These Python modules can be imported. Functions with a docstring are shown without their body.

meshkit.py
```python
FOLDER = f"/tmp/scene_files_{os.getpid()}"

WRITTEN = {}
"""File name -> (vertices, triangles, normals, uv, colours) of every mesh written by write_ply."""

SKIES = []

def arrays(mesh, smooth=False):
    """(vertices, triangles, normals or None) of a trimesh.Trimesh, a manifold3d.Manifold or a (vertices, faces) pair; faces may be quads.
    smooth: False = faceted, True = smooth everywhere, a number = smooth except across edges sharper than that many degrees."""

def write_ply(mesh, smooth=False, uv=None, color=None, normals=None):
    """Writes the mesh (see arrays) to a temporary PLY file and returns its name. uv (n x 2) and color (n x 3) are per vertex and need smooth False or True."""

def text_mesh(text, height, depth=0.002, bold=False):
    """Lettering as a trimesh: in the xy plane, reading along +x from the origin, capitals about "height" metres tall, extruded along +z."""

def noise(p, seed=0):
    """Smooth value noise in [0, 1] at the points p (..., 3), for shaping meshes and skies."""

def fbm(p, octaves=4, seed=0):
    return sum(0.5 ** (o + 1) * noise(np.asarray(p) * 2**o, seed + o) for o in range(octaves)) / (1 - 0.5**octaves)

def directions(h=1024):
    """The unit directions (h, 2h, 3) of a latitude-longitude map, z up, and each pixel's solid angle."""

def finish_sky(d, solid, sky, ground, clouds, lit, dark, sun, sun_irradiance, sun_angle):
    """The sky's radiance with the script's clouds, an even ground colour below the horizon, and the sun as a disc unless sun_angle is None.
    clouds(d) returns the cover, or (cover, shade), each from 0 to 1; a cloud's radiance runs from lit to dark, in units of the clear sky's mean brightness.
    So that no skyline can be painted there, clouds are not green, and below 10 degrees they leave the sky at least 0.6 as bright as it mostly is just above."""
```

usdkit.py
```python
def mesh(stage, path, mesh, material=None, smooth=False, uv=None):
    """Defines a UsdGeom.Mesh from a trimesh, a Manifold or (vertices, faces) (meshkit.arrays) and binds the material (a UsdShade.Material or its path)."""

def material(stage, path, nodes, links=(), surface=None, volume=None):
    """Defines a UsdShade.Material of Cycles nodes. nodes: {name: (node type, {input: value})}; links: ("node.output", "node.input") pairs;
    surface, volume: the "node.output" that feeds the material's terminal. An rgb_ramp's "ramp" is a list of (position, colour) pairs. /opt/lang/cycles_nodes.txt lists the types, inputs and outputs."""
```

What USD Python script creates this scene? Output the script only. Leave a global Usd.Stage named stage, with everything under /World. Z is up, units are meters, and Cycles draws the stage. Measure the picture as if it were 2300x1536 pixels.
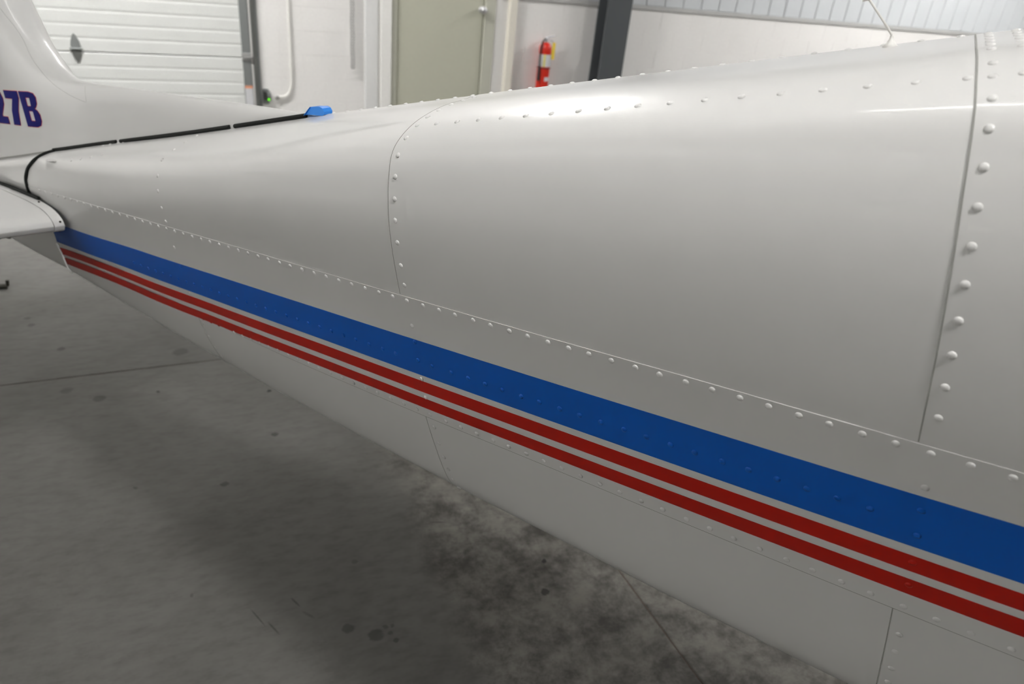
import math, numpy as np, trimesh, shapely, usdkit, meshkit
from shapely.geometry import Polygon, Point, box as sbox
from shapely import affinity
from scipy.interpolate import CubicSpline, PchipInterpolator, LinearNDInterpolator
from pxr import Usd, UsdGeom, UsdLux, Gf, Sdf

stage = Usd.Stage.CreateInMemory()
UsdGeom.SetStageUpAxis(stage, 'Z'); UsdGeom.SetStageMetersPerUnit(stage, 1.0)
UsdGeom.Xform.Define(stage, '/World'); UsdGeom.Scope.Define(stage, '/World/Looks')
rng = np.random.default_rng(7)

# ------------------------------------------------------------------ camera, exposure
EYE = 1.577                                    # eye height, floor at z = 0
RC = np.array([[0.908436, -0.407545, 0.093009], [-0.117988, -0.463431, -0.878243], [0.401027, 0.786853, -0.469083]])   # rows: right, down, forward
cam = UsdGeom.Camera.Define(stage, '/World/camera')
cam.AddTransformOp().Set(Gf.Matrix4d(*RC[0], 0, *(-RC[1]), 0, *(-RC[2]), 0, 0, 0, EYE, 1))
cam.CreateHorizontalApertureAttr(36.0); cam.CreateVerticalApertureAttr(24.04)
cam.CreateFocalLengthAttr(1619.53 / 2300 * 36)
cam.CreateFStopAttr(7.1); cam.CreateFocusDistanceAttr(0.8)
cam.CreateClippingRangeAttr((0.05, 200.0))
cam.CreateExposureAttr(-0.92)

# unseen hangar lamps, placed and sized for the light they give: (x, y, length along x, length along y, radiance)
LAMP_Z = 4.4
LAMPS = [(0.778, -1.34, 0.34, 0.34, 690), (-0.30, 0.60, 0.10, 2.0, 60), (1.4, 6.0, 1.25, 0.02, 300), (9.2, 4.4, 0.12, 2.4, 640), (-1.2, 5.3, 2.4, 0.12, 560),
         (7.4, 2.6, 0.10, 1.2, 520), (-5.0, 1.2, 0.16, 7.0, 450), (6.5, -3.5, 0.12, 2.4, 20)]  # long unseen lamp at the left wall softly lights the strake
LAMP_TINT = (1.0, 0.985, 0.965)

# ------------------------------------------------------------------ materials
LK = '/World/Looks/'
def M(name, nodes, links, surface='p.BSDF'): return usdkit.material(stage, LK + name, nodes, links, surface=surface)
def plain(name, col, rough=0.5, metal=0.0, bump=0.0, scale=60, **kw):
    nodes = {'p': ('principled_bsdf', dict(base_color=col, roughness=rough, metallic=metal, **kw))}; links = []
    nodes['g'] = ('geometry', {}); nodes['n'] = ('noise_texture', dict(scale=scale, detail=3))
    nodes['m'] = ('mix', dict(mix_type='mix', color1=tuple(c * 0.94 for c in col), color2=tuple(min(1, c * 1.05) for c in col)))
    links += [('g.position', 'n.vector'), ('n.fac', 'm.fac'), ('m.color', 'p.base_color')]
    if bump:
        nodes['b'] = ('bump', dict(strength=bump, distance=0.004)); links += [('n.fac', 'b.height'), ('b.normal', 'p.normal')]
    return M(name, nodes, links)
def paint(name, col, rough=0.32, coat=0.4, spec=0.35):
    n = {'g': ('geometry', {}), 'n': ('noise_texture', dict(scale=420, detail=1)), 'n2': ('noise_texture', dict(scale=5, detail=3)),
         'b': ('bump', dict(strength=0.03, distance=0.001)), 'm': ('mix', dict(color1=tuple(c * 0.96 for c in col), color2=tuple(min(1, c * 1.02) for c in col))),
         'p': ('principled_bsdf', dict(base_color=col, roughness=rough, coat_weight=coat, coat_roughness=0.07, specular_ior_level=spec))}
    return M(name, n, [('g.position', 'n.vector'), ('g.position', 'n2.vector'), ('n.fac', 'b.height'), ('b.normal', 'p.normal'), ('n2.fac', 'm.fac'), ('m.color', 'p.base_color')])
WHITE = paint('white_aircraft_paint', (0.69, 0.685, 0.67))
BLUE = paint('blue_stripe_paint', (0.001, 0.058, 0.29), 0.42, 0.0, 0.22)
RED = paint('red_stripe_paint', (0.27, 0.005, 0.001), 0.42, 0.0, 0.22)
NAVY = paint('navy_letter_film', (0.003, 0.003, 0.085), 0.6, 0.0, 0.08)
ORANGE = paint('red_letter_outline', (0.5, 0.035, 0.03), 0.45, 0.0, 0.2)
RUBBER = plain('black_rubber', (0.010, 0.011, 0.010), 0.85, specular_ior_level=0.15)
SEAM_DARK = plain('seam_dark_grey', (0.27, 0.27, 0.25), 0.8)
DARK = plain('dark_grease_metal', (0.03, 0.028, 0.022), 0.5, 0.3)
BLOCK = plain('white_block_paint', (0.83, 0.815, 0.795), 0.6, bump=0.25, scale=45)
MORTAR = plain('painted_mortar', (0.78, 0.765, 0.745), 0.7)
SIDING = plain('white_siding_metal', (0.60, 0.625, 0.645), 0.4)
SIDBACK = plain('siding_rib_metal', (0.56, 0.575, 0.585), 0.5)
FLASH = plain('grey_flashing', (0.46, 0.46, 0.45), 0.5)
STEEL = plain('grey_painted_column_steel', (0.078, 0.085, 0.09), 0.45)
GALV = plain('galvanised_steel', (0.30, 0.315, 0.31), 0.45, 0.5)
TRACKM = plain('dull_track_steel', (0.17, 0.175, 0.165), 0.5, 0.6)
GDOOR = plain('garage_door_white', (0.70, 0.71, 0.69), 0.45)
DOORP = plain('pale_green_grey_door_paint', (0.51, 0.51, 0.415), 0.4)
JAMB = plain('jamb_paint', (0.53, 0.53, 0.45), 0.4)
TRIMW = plain('white_trim_paint', (0.84, 0.83, 0.80), 0.5)
CREAM = plain('cream_trim_paint', (0.80, 0.76, 0.67), 0.5)
CONDUIT = plain('white_painted_conduit', (0.82, 0.81, 0.77), 0.4)
CHROME = plain('satin_chrome', (0.72, 0.72, 0.74), 0.38, 0.85)
CHAINM = plain('zinc_chain', (0.40, 0.40, 0.39), 0.4, 0.4)
EXTRED = plain('extinguisher_red', (0.62, 0.025, 0.012), 0.3)
LABELW = plain('label_white', (0.66, 0.66, 0.68), 0.5)
YELLOW = plain('tag_yellow', (0.85, 0.62, 0.06), 0.5)
PALEY = plain('label_yellow', (0.75, 0.68, 0.22), 0.5)
BLACKP = plain('black_plastic', (0.02, 0.02, 0.02), 0.45)
ORLAB = plain('label_orange', (0.75, 0.33, 0.2), 0.6)
TAPE = plain('blue_tape', (0.02, 0.22, 0.72), 0.5)
ANTW = plain('antenna_white', (0.66, 0.65, 0.62), 0.4)
CEIL = plain('grey_ceiling_liner', (0.24, 0.24, 0.235), 0.7)
PLAINW = plain('white_wall_liner', (0.74, 0.74, 0.73), 0.7)
ADDED_DADO = plain('added_dado_grey', (0.27, 0.27, 0.26), 0.6)
FIX = plain('white_lamp_housing', (0.8, 0.8, 0.8), 0.5)
LED = M('green_led', {'p': ('principled_bsdf', dict(base_color=(0.1, 0.5, 0.02), emission_color=(0.18, 1.0, 0.02), emission_strength=1.3))}, [])
def lampmat(k, power): return M('lamp_diffuser_%d' % k, {'e': ('emission', dict(color=LAMP_TINT, strength=power))}, [], 'e.emission')

# concrete: large tone drift, trowel mottling, a worn rough patch, oil spots of their own shape
def concrete():
    n = {'g': ('geometry', {}), 'w': ('noise_texture', dict(scale=2.2, detail=4, roughness=0.6)), 'a': ('noise_texture', dict(scale=1.3, detail=6, roughness=0.62, distortion=0.4)),
         'f': ('noise_texture', dict(scale=26, detail=7, roughness=0.7)), 'st': ('mapping', dict(scale=(14, 34, 1), rotation=(0, 0, 0.5))), 's': ('noise_texture', dict(scale=1.0, detail=6, roughness=0.68)),
         'h': ('noise_texture', dict(scale=8, detail=12, roughness=0.76, distortion=0.12)),
         'ra': ('rgb_ramp', dict(ramp=[(0.25, (0.076, 0.073, 0.067)), (0.5, (0.107, 0.104, 0.097)), (0.75, (0.138, 0.134, 0.127))])),
         'rs': ('rgb_ramp', dict(ramp=[(0.3, (0.80, 0.80, 0.79)), (0.55, (1.0, 1.0, 1.0)), (0.8, (1.09, 1.085, 1.07))])),
         'rf': ('rgb_ramp', dict(ramp=[(0.25, (0.85, 0.85, 0.85)), (0.5, (1.0, 1.0, 1.0)), (0.8, (1.06, 1.06, 1.06))])),
         'rh': ('rgb_ramp', dict(ramp=[(0.30, (0.34, 0.325, 0.31)), (0.42, (0.58, 0.56, 0.535)), (0.50, (0.98, 0.96, 0.93)), (0.58, (1.38, 1.35, 1.30)), (0.68, (1.55, 1.50, 1.45)), (0.8, (1.15, 1.1, 1.05))])),
         'm1': ('mix', dict(mix_type='multiply', fac=1.0)), 'm2': ('mix', dict(mix_type='multiply', fac=1.0)),
         'sx': ('separate_xyz', {}), 'wx': ('math', dict(math_type='multiply_add', value2=0.5, value3=-0.25)), 'xx': ('math', dict(math_type='add')),
         'mask': ('map_range', dict(range_type='smoothstep', from_min=0.50, from_max=0.68, clamp=True)),
         'mh': ('mix', dict(mix_type='multiply')),
         'b': ('bump', dict(strength=0.4, distance=0.004)), 'rr': ('map_range', dict(from_min=0.3, from_max=0.7, to_min=0.52, to_max=0.78, clamp=True)),
         'p': ('principled_bsdf', dict(specular_ior_level=0.22))}
    L = [('g.position', x + '.vector') for x in ('w', 'a', 'f', 'st', 'h', 'sx')]
    L += [('st.vector', 's.vector'), ('a.fac', 'ra.fac'), ('s.fac', 'rs.fac'), ('f.fac', 'rf.fac'), ('h.fac', 'rh.fac'), ('ra.color', 'm1.color1'), ('rs.color', 'm1.color2'), ('m1.color', 'm2.color1'), ('rf.color', 'm2.color2'),
          ('sx.x', 'xx.value1'), ('w.fac', 'wx.value1'), ('wx.value', 'xx.value2'), ('xx.value', 'mask.value'), ('mask.result', 'mh.fac'), ('m2.color', 'mh.color1'), ('rh.color', 'mh.color2'), ('f.fac', 'b.height'), ('b.normal', 'p.normal'), ('f.fac', 'rr.value'), ('rr.result', 'p.roughness')]
    last = 'mh.color'
    spots = [(0.278, 1.307, .015, .62), (0.34, 1.263, .019, .6), (0.369, 1.279, .006, .7), (0.386, 1.278, .005, .7), (0.378, 1.258, .007, .7), (0.384, 1.231, .006, .6), (0.348, 1.529, .008, .75), (0.246, 2.513, .008, .25), (-0.145, 2.617, .007, .35),
             (0.824, 1.244, .012, .3), (0.874, 1.353, .008, .25), (0.224, 2.218, .012, .5), (0.037, 1.992, .012, .6), (-0.056, 2.914, .03, .65), (-0.624, 3.304, .014, .6), (-0.644, 3.374, .012, .65), (-0.342, 2.624, .02, .65), (-0.452, 2.713, .02, .75), (-0.494, 3.055, .014, .6), (-0.085, 1.55, .006, .7), (-0.22, 2.056, .006, .6)]
    n['wd'] = ('vector_math', dict(math_type='multiply_add', vector2=(0.016, 0.016, 0), vector3=(-0.008, -0.008, 0))); n['wp'] = ('vector_math', dict(math_type='add')); n['nf'] = ('noise_texture', dict(scale=60, detail=2))
    L += [('g.position', 'nf.vector'), ('nf.color', 'wd.vector1'), ('g.position', 'wp.vector1'), ('wd.vector', 'wp.vector2')]
    for k, (x, y, r, d) in enumerate(spots):
        n['d%d' % k] = ('vector_math', dict(math_type='distance', vector2=(x, y, 0))); n['q%d' % k] = ('map_range', dict(range_type='smoothstep', from_min=r * 0.8, from_max=r * 1.25, to_min=d, to_max=1.0, clamp=True)); n['x%d' % k] = ('mix', dict(mix_type='multiply', fac=1.0))
        L += [('wp.vector', 'd%d.vector1' % k), ('d%d.value' % k, 'q%d.value' % k), (last, 'x%d.color1' % k), ('q%d.result' % k, 'x%d.color2' % k)]; last = 'x%d.color' % k
    for k, (x0, y0, x1, y1, wd, d) in enumerate([(.052, 1.456, .083, 1.381, .0022, .5), (.088, 1.399, .112, 1.345, .003, .6), (.156, 1.46, .176, 1.416, .003, .55), (.175, 1.405, .205, 1.366, .005, .75), (.60, 1.62, .66, 1.60, .004, .6)]):
        c = ((x0 + x1) / 2, (y0 + y1) / 2, 0); a = math.hypot(x1 - x0, y1 - y0) / 2
        n['ro%d' % k] = ('vector_rotate', dict(rotate_type='z_axis', center=c, angle=-math.atan2(y1 - y0, x1 - x0))); n['su%d' % k] = ('vector_math', dict(math_type='subtract', vector2=c)); n['mu%d' % k] = ('vector_math', dict(math_type='multiply', vector2=(1 / a, 1 / wd, 0)))
        n['le%d' % k] = ('vector_math', dict(math_type='length')); n['lq%d' % k] = ('map_range', dict(range_type='smoothstep', from_min=0.5, from_max=1.1, to_min=d, to_max=1.0, clamp=True)); n['lx%d' % k] = ('mix', dict(mix_type='multiply', fac=1.0))
        L += [('g.position', 'ro%d.vector' % k), ('ro%d.vector' % k, 'su%d.vector1' % k), ('su%d.vector' % k, 'mu%d.vector1' % k), ('mu%d.vector' % k, 'le%d.vector1' % k), ('le%d.value' % k, 'lq%d.value' % k), (last, 'lx%d.color1' % k), ('lq%d.result' % k, 'lx%d.color2' % k)]; last = 'lx%d.color' % k
    L += [(last, 'p.base_color')]
    return M('worn_concrete', n, L)
CONC = concrete()
JOINT = plain('joint_filler', (0.075, 0.055, 0.042), 0.8)

# ------------------------------------------------------------------ helpers
used = {}
def path_for(name, parent):
    base = (parent.GetPath() if parent else Sdf.Path('/World')); key = (str(base), name); k = used.get(key, -1) + 1; used[key] = k
    return str(base.AppendChild(name if k == 0 else '%s_%03d' % (name, k)))
def obj(name, mesh, mat, parent=None, smooth=30, label=None, kind=None):
    p = usdkit.mesh(stage, path_for(name, parent), mesh, mat, smooth).GetPrim()
    if label: p.SetCustomDataByKey('label', label)
    if kind: p.SetCustomDataByKey('kind', kind)
    return p
def thing(name, label, cat, loc=(0, 0, 0), group=None, kind=None, mtx=None):
    x = UsdGeom.Xform.Define(stage, path_for(name, None))
    if mtx is not None: x.AddTransformOp().Set(mtx)
    else: x.AddTranslateOp().Set(Gf.Vec3d(*map(float, loc)))
    o = x.GetPrim(); o.SetCustomDataByKey('label', label); o.SetCustomDataByKey('category', cat)
    if group: o.SetCustomDataByKey('group', group)
    if kind: o.SetCustomDataByKey('kind', kind)
    return o
cat = trimesh.util.concatenate
def bx(x0, x1, y0, y1, z0, z1, bev=0.0):
    if bev <= 0:
        m = trimesh.creation.box([x1 - x0, y1 - y0, z1 - z0]); m.apply_translation([(x0 + x1) / 2, (y0 + y1) / 2, (z0 + z1) / 2]); return m
    b = min(bev, (x1 - x0) / 2.01, (y1 - y0) / 2.01, (z1 - z0) / 2.01); pts = []
    for X, sx in ((x0, 1), (x1, -1)):
        for Y, sy in ((y0, 1), (y1, -1)):
            for Z, sz in ((z0, 1), (z1, -1)):
                pts += [(X + sx * b, Y + sy * b, Z), (X + sx * b, Y, Z + sz * b), (X, Y + sy * b, Z + sz * b)]
    return trimesh.convex.convex_hull(np.array(pts))
def tube(pts, r, sides=10, cap=True):
    p = np.asarray(pts, float); t = np.gradient(p, axis=0); t /= np.linalg.norm(t, axis=1, keepdims=True) + 1e-12
    a = np.cross(t[0], [0, 0, 1.0] if abs(t[0][2]) < 0.9 else [1.0, 0, 0]); a /= np.linalg.norm(a); A = []
    for k in range(len(p)):
        a = a - t[k] * (a @ t[k]); a /= np.linalg.norm(a); A.append(a)
    A = np.array(A); Bn = np.cross(t, A); ang = np.arange(sides) * 2 * np.pi / sides; r = np.broadcast_to(r, (len(p),))
    v = p[:, None] + r[:, None, None] * (np.cos(ang)[None, :, None] * A[:, None] + np.sin(ang)[None, :, None] * Bn[:, None])
    f = []
    for i in range(len(p) - 1):
        for j in range(sides):
            q = (i * sides + j, i * sides + (j + 1) % sides, (i + 1) * sides + (j + 1) % sides, (i + 1) * sides + j); f += [(q[0], q[1], q[2]), (q[0], q[2], q[3])]
    v = v.reshape(-1, 3)
    if cap:
        n0 = len(v); v = np.vstack([v, p[:1], p[-1:]]); e = (len(p) - 1) * sides
        for j in range(sides): f += [(n0, (j + 1) % sides, j), (n0 + 1, e + j, e + (j + 1) % sides)]
    return trimesh.Trimesh(v, np.array(f), process=False)
def lathe(prof, axis_pt, n=24):
    m = trimesh.creation.revolve(np.asarray(prof, float), sections=n); m.apply_translation(axis_pt); return m
def extr(poly, h, T=None):
    m = trimesh.creation.extrude_polygon(poly, h, engine='earcut')
    if T is not None: m.apply_transform(T)
    return m
def smoothline(pts, n=24):
    p = np.asarray(pts, float); t = np.r_[0, np.cumsum(np.linalg.norm(np.diff(p, axis=0), axis=1))]
    return CubicSpline(t, p, axis=0)(np.linspace(0, t[-1], n))

# ------------------------------------------------------------------ the hangar shell
WY = 7.2                                        # face of the back wall
def WX(x): return x * 0.91341
def WZ(z): return EYE + (z - 1.5) * 0.91341
XL, XR, YF, ZC = -5.8, 13.0, -9.0, 4.8  # unseen left wall stands close, to bounce light onto the aircraft
g = 0.004; JX, JY = 1.0735, 2.810
fl = thing('floor', 'worn grey concrete hangar floor with saw-cut joints', 'floor', kind='structure')
for x0, x1 in ((XL, JX - g / 2), (JX + g / 2, XR)):
    for y0, y1 in ((YF, JY - g / 2), (JY + g / 2, WY + 0.5)):
        obj('slab', bx(x0, x1, y0, y1, -0.12, 0, 0.003), CONC, fl)
obj('joint', cat([bx(XL, XR, JY - g, JY + g, -0.11, -0.003), bx(JX - g, JX + g, YF, WY + 0.5, -0.11, -0.0035)]), JOINT, fl, label='brown filled saw-cut joint')
ce = thing('ceiling', 'unseen grey ceiling of the hangar, kept dark to limit bounced light', 'ceiling', kind='structure')
obj('liner', bx(XL, XR, YF, WY + 0.5, ZC, ZC + 0.1), CEIL, ce)  # unseen ceiling, grey chosen to cut bounce light on the floor
for nm, b, lb in (('wall_left', (XL - 0.2, XL, YF, WY + 0.5, 0, ZC), 'unseen white metal clad wall on the left, set close to bounce light'), ('wall_right', (XR, XR + 0.2, YF, WY + 0.5, 0, ZC), 'white metal clad wall on the right of the hangar'), ('wall_front', (XL, XR, YF - 0.2, YF, 0, ZC), 'white metal clad wall behind the photographer')):
    w = thing(nm, lb, 'wall', kind='structure'); obj('cladding', bx(*b), PLAINW, w)
    if nm == 'wall_left': obj('added_dado', bx(XL, XL + .02, YF, WY, 0, 1.25), ADDED_DADO, w, smooth=False, label='added grey band low on the unseen left wall, darkens the belly')  # added grey band, keeps the left wall from lighting the belly
    if nm == 'wall_front': obj('added_dado', bx(XL, XR, YF, YF + .02, 0, 1.25), ADDED_DADO, w, smooth=False, label='added grey band low on the unseen left wall, darkens the belly')  # added grey band here too, less bounce from the front wall

# back wall: painted block dado, metal siding above
SZ = 1.219; GX = 0.845; DX0, DX1 = 2.043, 3.10; BH = 0.2032; BL = 0.4064
wb = thing('wall_back', 'white painted concrete block wall with pale metal siding above', 'wall', kind='structure')
obj('backing', cat([bx(XL, -2.60, WY + 0.03, WY + 0.25, 0, ZC), bx(-2.6, 0.72, WY + 0.03, WY + 0.25, 3.1, ZC), bx(0.745, DX0 + 0.01, WY + 0.0022, WY + 0.25, 0, SZ), bx(0.745, DX0 + 0.01, WY + 0.0018, WY + 0.25, SZ, ZC), bx(DX0, DX1, WY + 0.01, WY + 0.25, 2.18, ZC), bx(DX1 - 0.01, XR, WY + 0.0018, WY + 0.25, 0, ZC)]), MORTAR, wb)
for c in range(8):
    off = (c % 2) * BL / 2; z0 = c * BH
    for a0, a1 in ((GX, DX0), (DX1, 8.6)):
        if c > 5 and a0 > 3: continue
        k = math.floor((a0 - off) / BL)
        while k * BL + off < a1:
            x0, x1 = max(a0, k * BL + off), min(a1, (k + 1) * BL + off); k += 1
            if x1 - x0 > 0.03: obj('block', bx(x0 + 0.001, x1 - 0.001, WY, WY + 0.05, z0 + 0.001, z0 + BH - 0.001, 0.0016), BLOCK, wb, smooth=False)
SP = 0.2440; sx = WX(5.30) - 9 * SP
obj('siding_backing', bx(DX1 + 0.0, XR, WY - 0.004, WY + 0.002, SZ + 0.03, ZC), SIDBACK, wb)
for k in range(48):
    x0 = sx + k * SP
    if x0 < 3.0 or x0 > 12.7: continue
    obj('siding_panel', bx(x0 + 0.0055, x0 + SP - 0.0055, WY - 0.013, WY - 0.003, SZ + 0.031, 3.2, 0.0055), SIDING, wb, smooth=False)
tr = thing('trim_1', 'grey metal flashing strip under the ribbed siding', 'flashing', kind='structure')
obj('flashing', bx(DX1 + 0.05, XR, WY - 0.014, WY + 0.001, SZ - 0.012, SZ + 0.03, 0.004), FLASH, tr)

# garage door
gd = thing('door_1', 'white sectional garage door with horizontal ribs', 'garage door', kind='structure')
GL = -2.45; stile0, stile1 = WX(0.757), WX(0.838); JZ = 0.5625; SH = 0.533
def section(z0, z1):
    prof = [(WY + 0.045, z0), (WY + 0.004, z0), (WY, z0 + 0.006)]
    nrib = 5; hs = (z1 - z0) / nrib
    for i in range(1, nrib):
        zc = z0 + i * hs; prof += [(WY, zc - 0.016), (WY + 0.0022, zc - 0.003), (WY + 0.0022, zc + 0.002), (WY + 0.0, zc + 0.014)]
    prof += [(WY, z1 - 0.006), (WY + 0.004, z1), (WY + 0.045, z1)]
    m = extr(Polygon(prof), stile0 - GL)
    v = m.vertices.copy(); m.vertices = np.c_[GL + v[:, 2], v[:, 0], v[:, 1]]
    if m.volume < 0: m.invert()
    return m
for z0 in (JZ - SH, JZ, JZ + SH, JZ + 2 * SH, JZ + 3 * SH): obj('door_section', section(z0 + 0.003, z0 + SH - 0.003), GDOOR, gd, smooth=False)
obj('end_stile', bx(stile0, stile1, WY - 0.004, WY + 0.045, 0.03, 3.1, 0.003), GALV, gd, label='bare grey steel end stile')
obj('rubber_sweep', bx(GL, stile1, WY + 0.005, WY + 0.04, 0.0, 0.032), RUBBER, gd)
def leafhinge(cx, cz):
    up_ = Polygon([(-.034, 0), (.034, 0), (.036, .02), (.030, .055), (.016, .09), (.002, .112), (-.004, .112), (-.018, .09), (-.031, .05), (-.036, .02)])
    dn = affinity.scale(up_, 1, -1, origin=(0, 0))
    T = np.array([[1, 0, 0, cx], [0, 0, -1, WY - 0.002], [0, 1, 0, cz], [0, 0, 0, 1.0]])
    return extr(affinity.translate(up_, 0, .004), 0.005, T), extr(affinity.translate(affinity.scale(dn, 1, .92, origin=(0, 0)), 0, -.004), 0.005, T), tube([(cx - .045, WY - .012, cz), (cx + .045, WY - .012, cz)], 0.008)
h1, h2, h3 = leafhinge(-0.590, 0.588)
hg = obj('hinge', h1, GALV, gd, label='leaf-shaped galvanised hinge'); obj('lower_leaf', h2, TRACKM, hg); obj('pin', h3, GALV, hg)
hr = obj('roller_bracket', cat([bx(stile0 - .004, stile1 + .004, WY - .012, WY - .003, .575, .605, .003), bx(stile0 - .004, stile1 + .004, WY - .014, WY - .003, .545, .567, .003)]), CHAINM, gd, label='bright steel roller bracket at the door edge'); obj('roller_stem', tube([(stile0 + .01, WY - .015, .572), (stile1 + .06, WY - .015, .572)], 0.006), CHAINM, hr)
lb = obj('label', bx(stile0 + .006, stile1 - .004, WY - .0055, WY - .004, .07, .318), LABELW, gd, label='white paper label with orange header'); obj('label_header', bx(stile0 + .004, stile1 - .004, WY - .006, WY - .0045, .305, .328), ORLAB, lb)
tk = thing('door_track', 'vertical steel roller track at the right edge of garage door', 'door track', (.781, WY, 0))
obj('channel', cat([bx(0, .032, -.040, -.036, 0, 3.1), bx(0, .004, -.040, -.012, 0, 3.1), bx(.028, .032, -.040, 0, 0, 3.1)]), TRACKM, tk)
obj('jamb_angle', cat([bx(.032, .054, -.010, -.005, 0, 3.1), bx(.032, .036, -.042, -.005, 0, 3.1)]), GALV, tk)
pe = thing('photo_eye_sensor', 'small dark garage door sensor with green light beside the track', 'sensor', (0.877, WY, 0.245))
obj('housing', bx(-.03, .03, -.06, -.01, -.035, .045, .006), BLACKP, pe); obj('front_cover', bx(.002, .034, -.066, -.058, -.006, .042, .003), GALV, pe)
l = trimesh.creation.icosphere(2, .0115); l.apply_translation([.012, -.067, -.024]); obj('indicator_lamp', l, LED, pe, label='glowing green indicator lamp'); obj('bracket', bx(-.035, .02, -.012, 0, -.07, .06), GALV, pe)
# conduit
cp = [(1.107, WY - .02, z) for z in (2.2, 1.6, 1.2, .9, .62, .46)] + [(1.103, WY - .02, .36), (1.087, WY - .02, .295), (1.058, WY - .02, .255), (1.02, WY - .02, .24), (.975, WY - .02, .237)]
cd = thing('conduit_pipe', 'white painted conduit running down block wall and bending to the left', 'pipe', (1.107, WY, 0))
T0 = np.array([1.107, WY, 0])
obj('pipe', tube(smoothline(np.array(cp) - T0, 60), .0098), CONDUIT, cd); obj('coupling', tube([(0, -.02, .50), (0, -.02, .55)], .0155), CONDUIT, cd); obj('end_connector', tube([(-.155, -.02, .237), (-.125, -.02, .237)], .016), CHAINM, cd, label='bare metal end connector')
for z in (1.35, 1.9): obj('strap', bx(-.04, .04, -.035, -.0001, z, z + .02, .006), CONDUIT, cd)
# chain: interlocked links
ch = thing('hoist_chain', 'grey steel hoist chain hanging in front of block wall', 'chain', (WX(1.822), WY - .05, WZ(.34)))
lk = trimesh.creation.torus(.0115, .0026, major_sections=14, minor_sections=7); lk.apply_scale([.8, 1.45, 1]); links = []
for k in range(60):
    for q, dx in ((0, -.010), (1, .010)):
        a = lk.copy(); a.apply_transform(trimesh.transformations.rotation_matrix(math.pi / 2, [1, 0, 0])); a.apply_transform(trimesh.transformations.rotation_matrix(math.pi / 2 * ((k + q) % 2) + .5, [0, 0, 1])); a.apply_translation([dx + .002 * math.sin(k * .7), -.01 * q, .015 + k * .0245]); links.append(a)
obj('chain_links', cat(links), CHAINM, ch, smooth=True, kind='stuff')
obj('bottom_link', tube([(-.008, 0, .015), (-.006, -.004, .0), (0, -.006, -.004), (.006, -.008, 0), (.008, -.01, .015)], .0035), CHAINM, ch)
# door, frame, trims
t2 = thing('trim_2', 'shallow white strip on the wall left of the pale green door', 'wall_strip', kind='structure'); obj('wall_strip', bx(1.785, 1.925, WY - .018, WY + .01, 0, 3.0, .012), PLAINW, t2)  # slightly greyer shallow strip beside the casing
t3 = thing('trim_3', 'bright white casing strip on the left of the door', 'casing', kind='structure'); obj('casing', bx(1.936, 2.040, WY - .045, WY + .02, 0, 2.2, .006), TRIMW, t3)
d2 = thing('door_2', 'pale green grey steel door with a round chrome knob', 'door', kind='structure')
obj('door_frame', cat([bx(2.043, 2.098, WY - .012, WY + .1, 0, 2.16, .004), bx(2.985, 3.10, WY - .012, WY + .1, 0, 2.16, .004), bx(2.043, 3.10, WY - .012, WY + .1, 2.11, 2.16, .004)]), JAMB, d2)
obj('door_slab', bx(2.104, 2.978, WY + .012, WY + .056, .01, 2.105, .003), DOORP, d2)
kb = obj('knob', lathe([(0, -.058), (.018, -.056), (.028, -.045), (.030, -.032), (.024, -.018), (.012, -.010), (.011, 0)], (0, 0, 0)), CHROME, d2)
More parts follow.
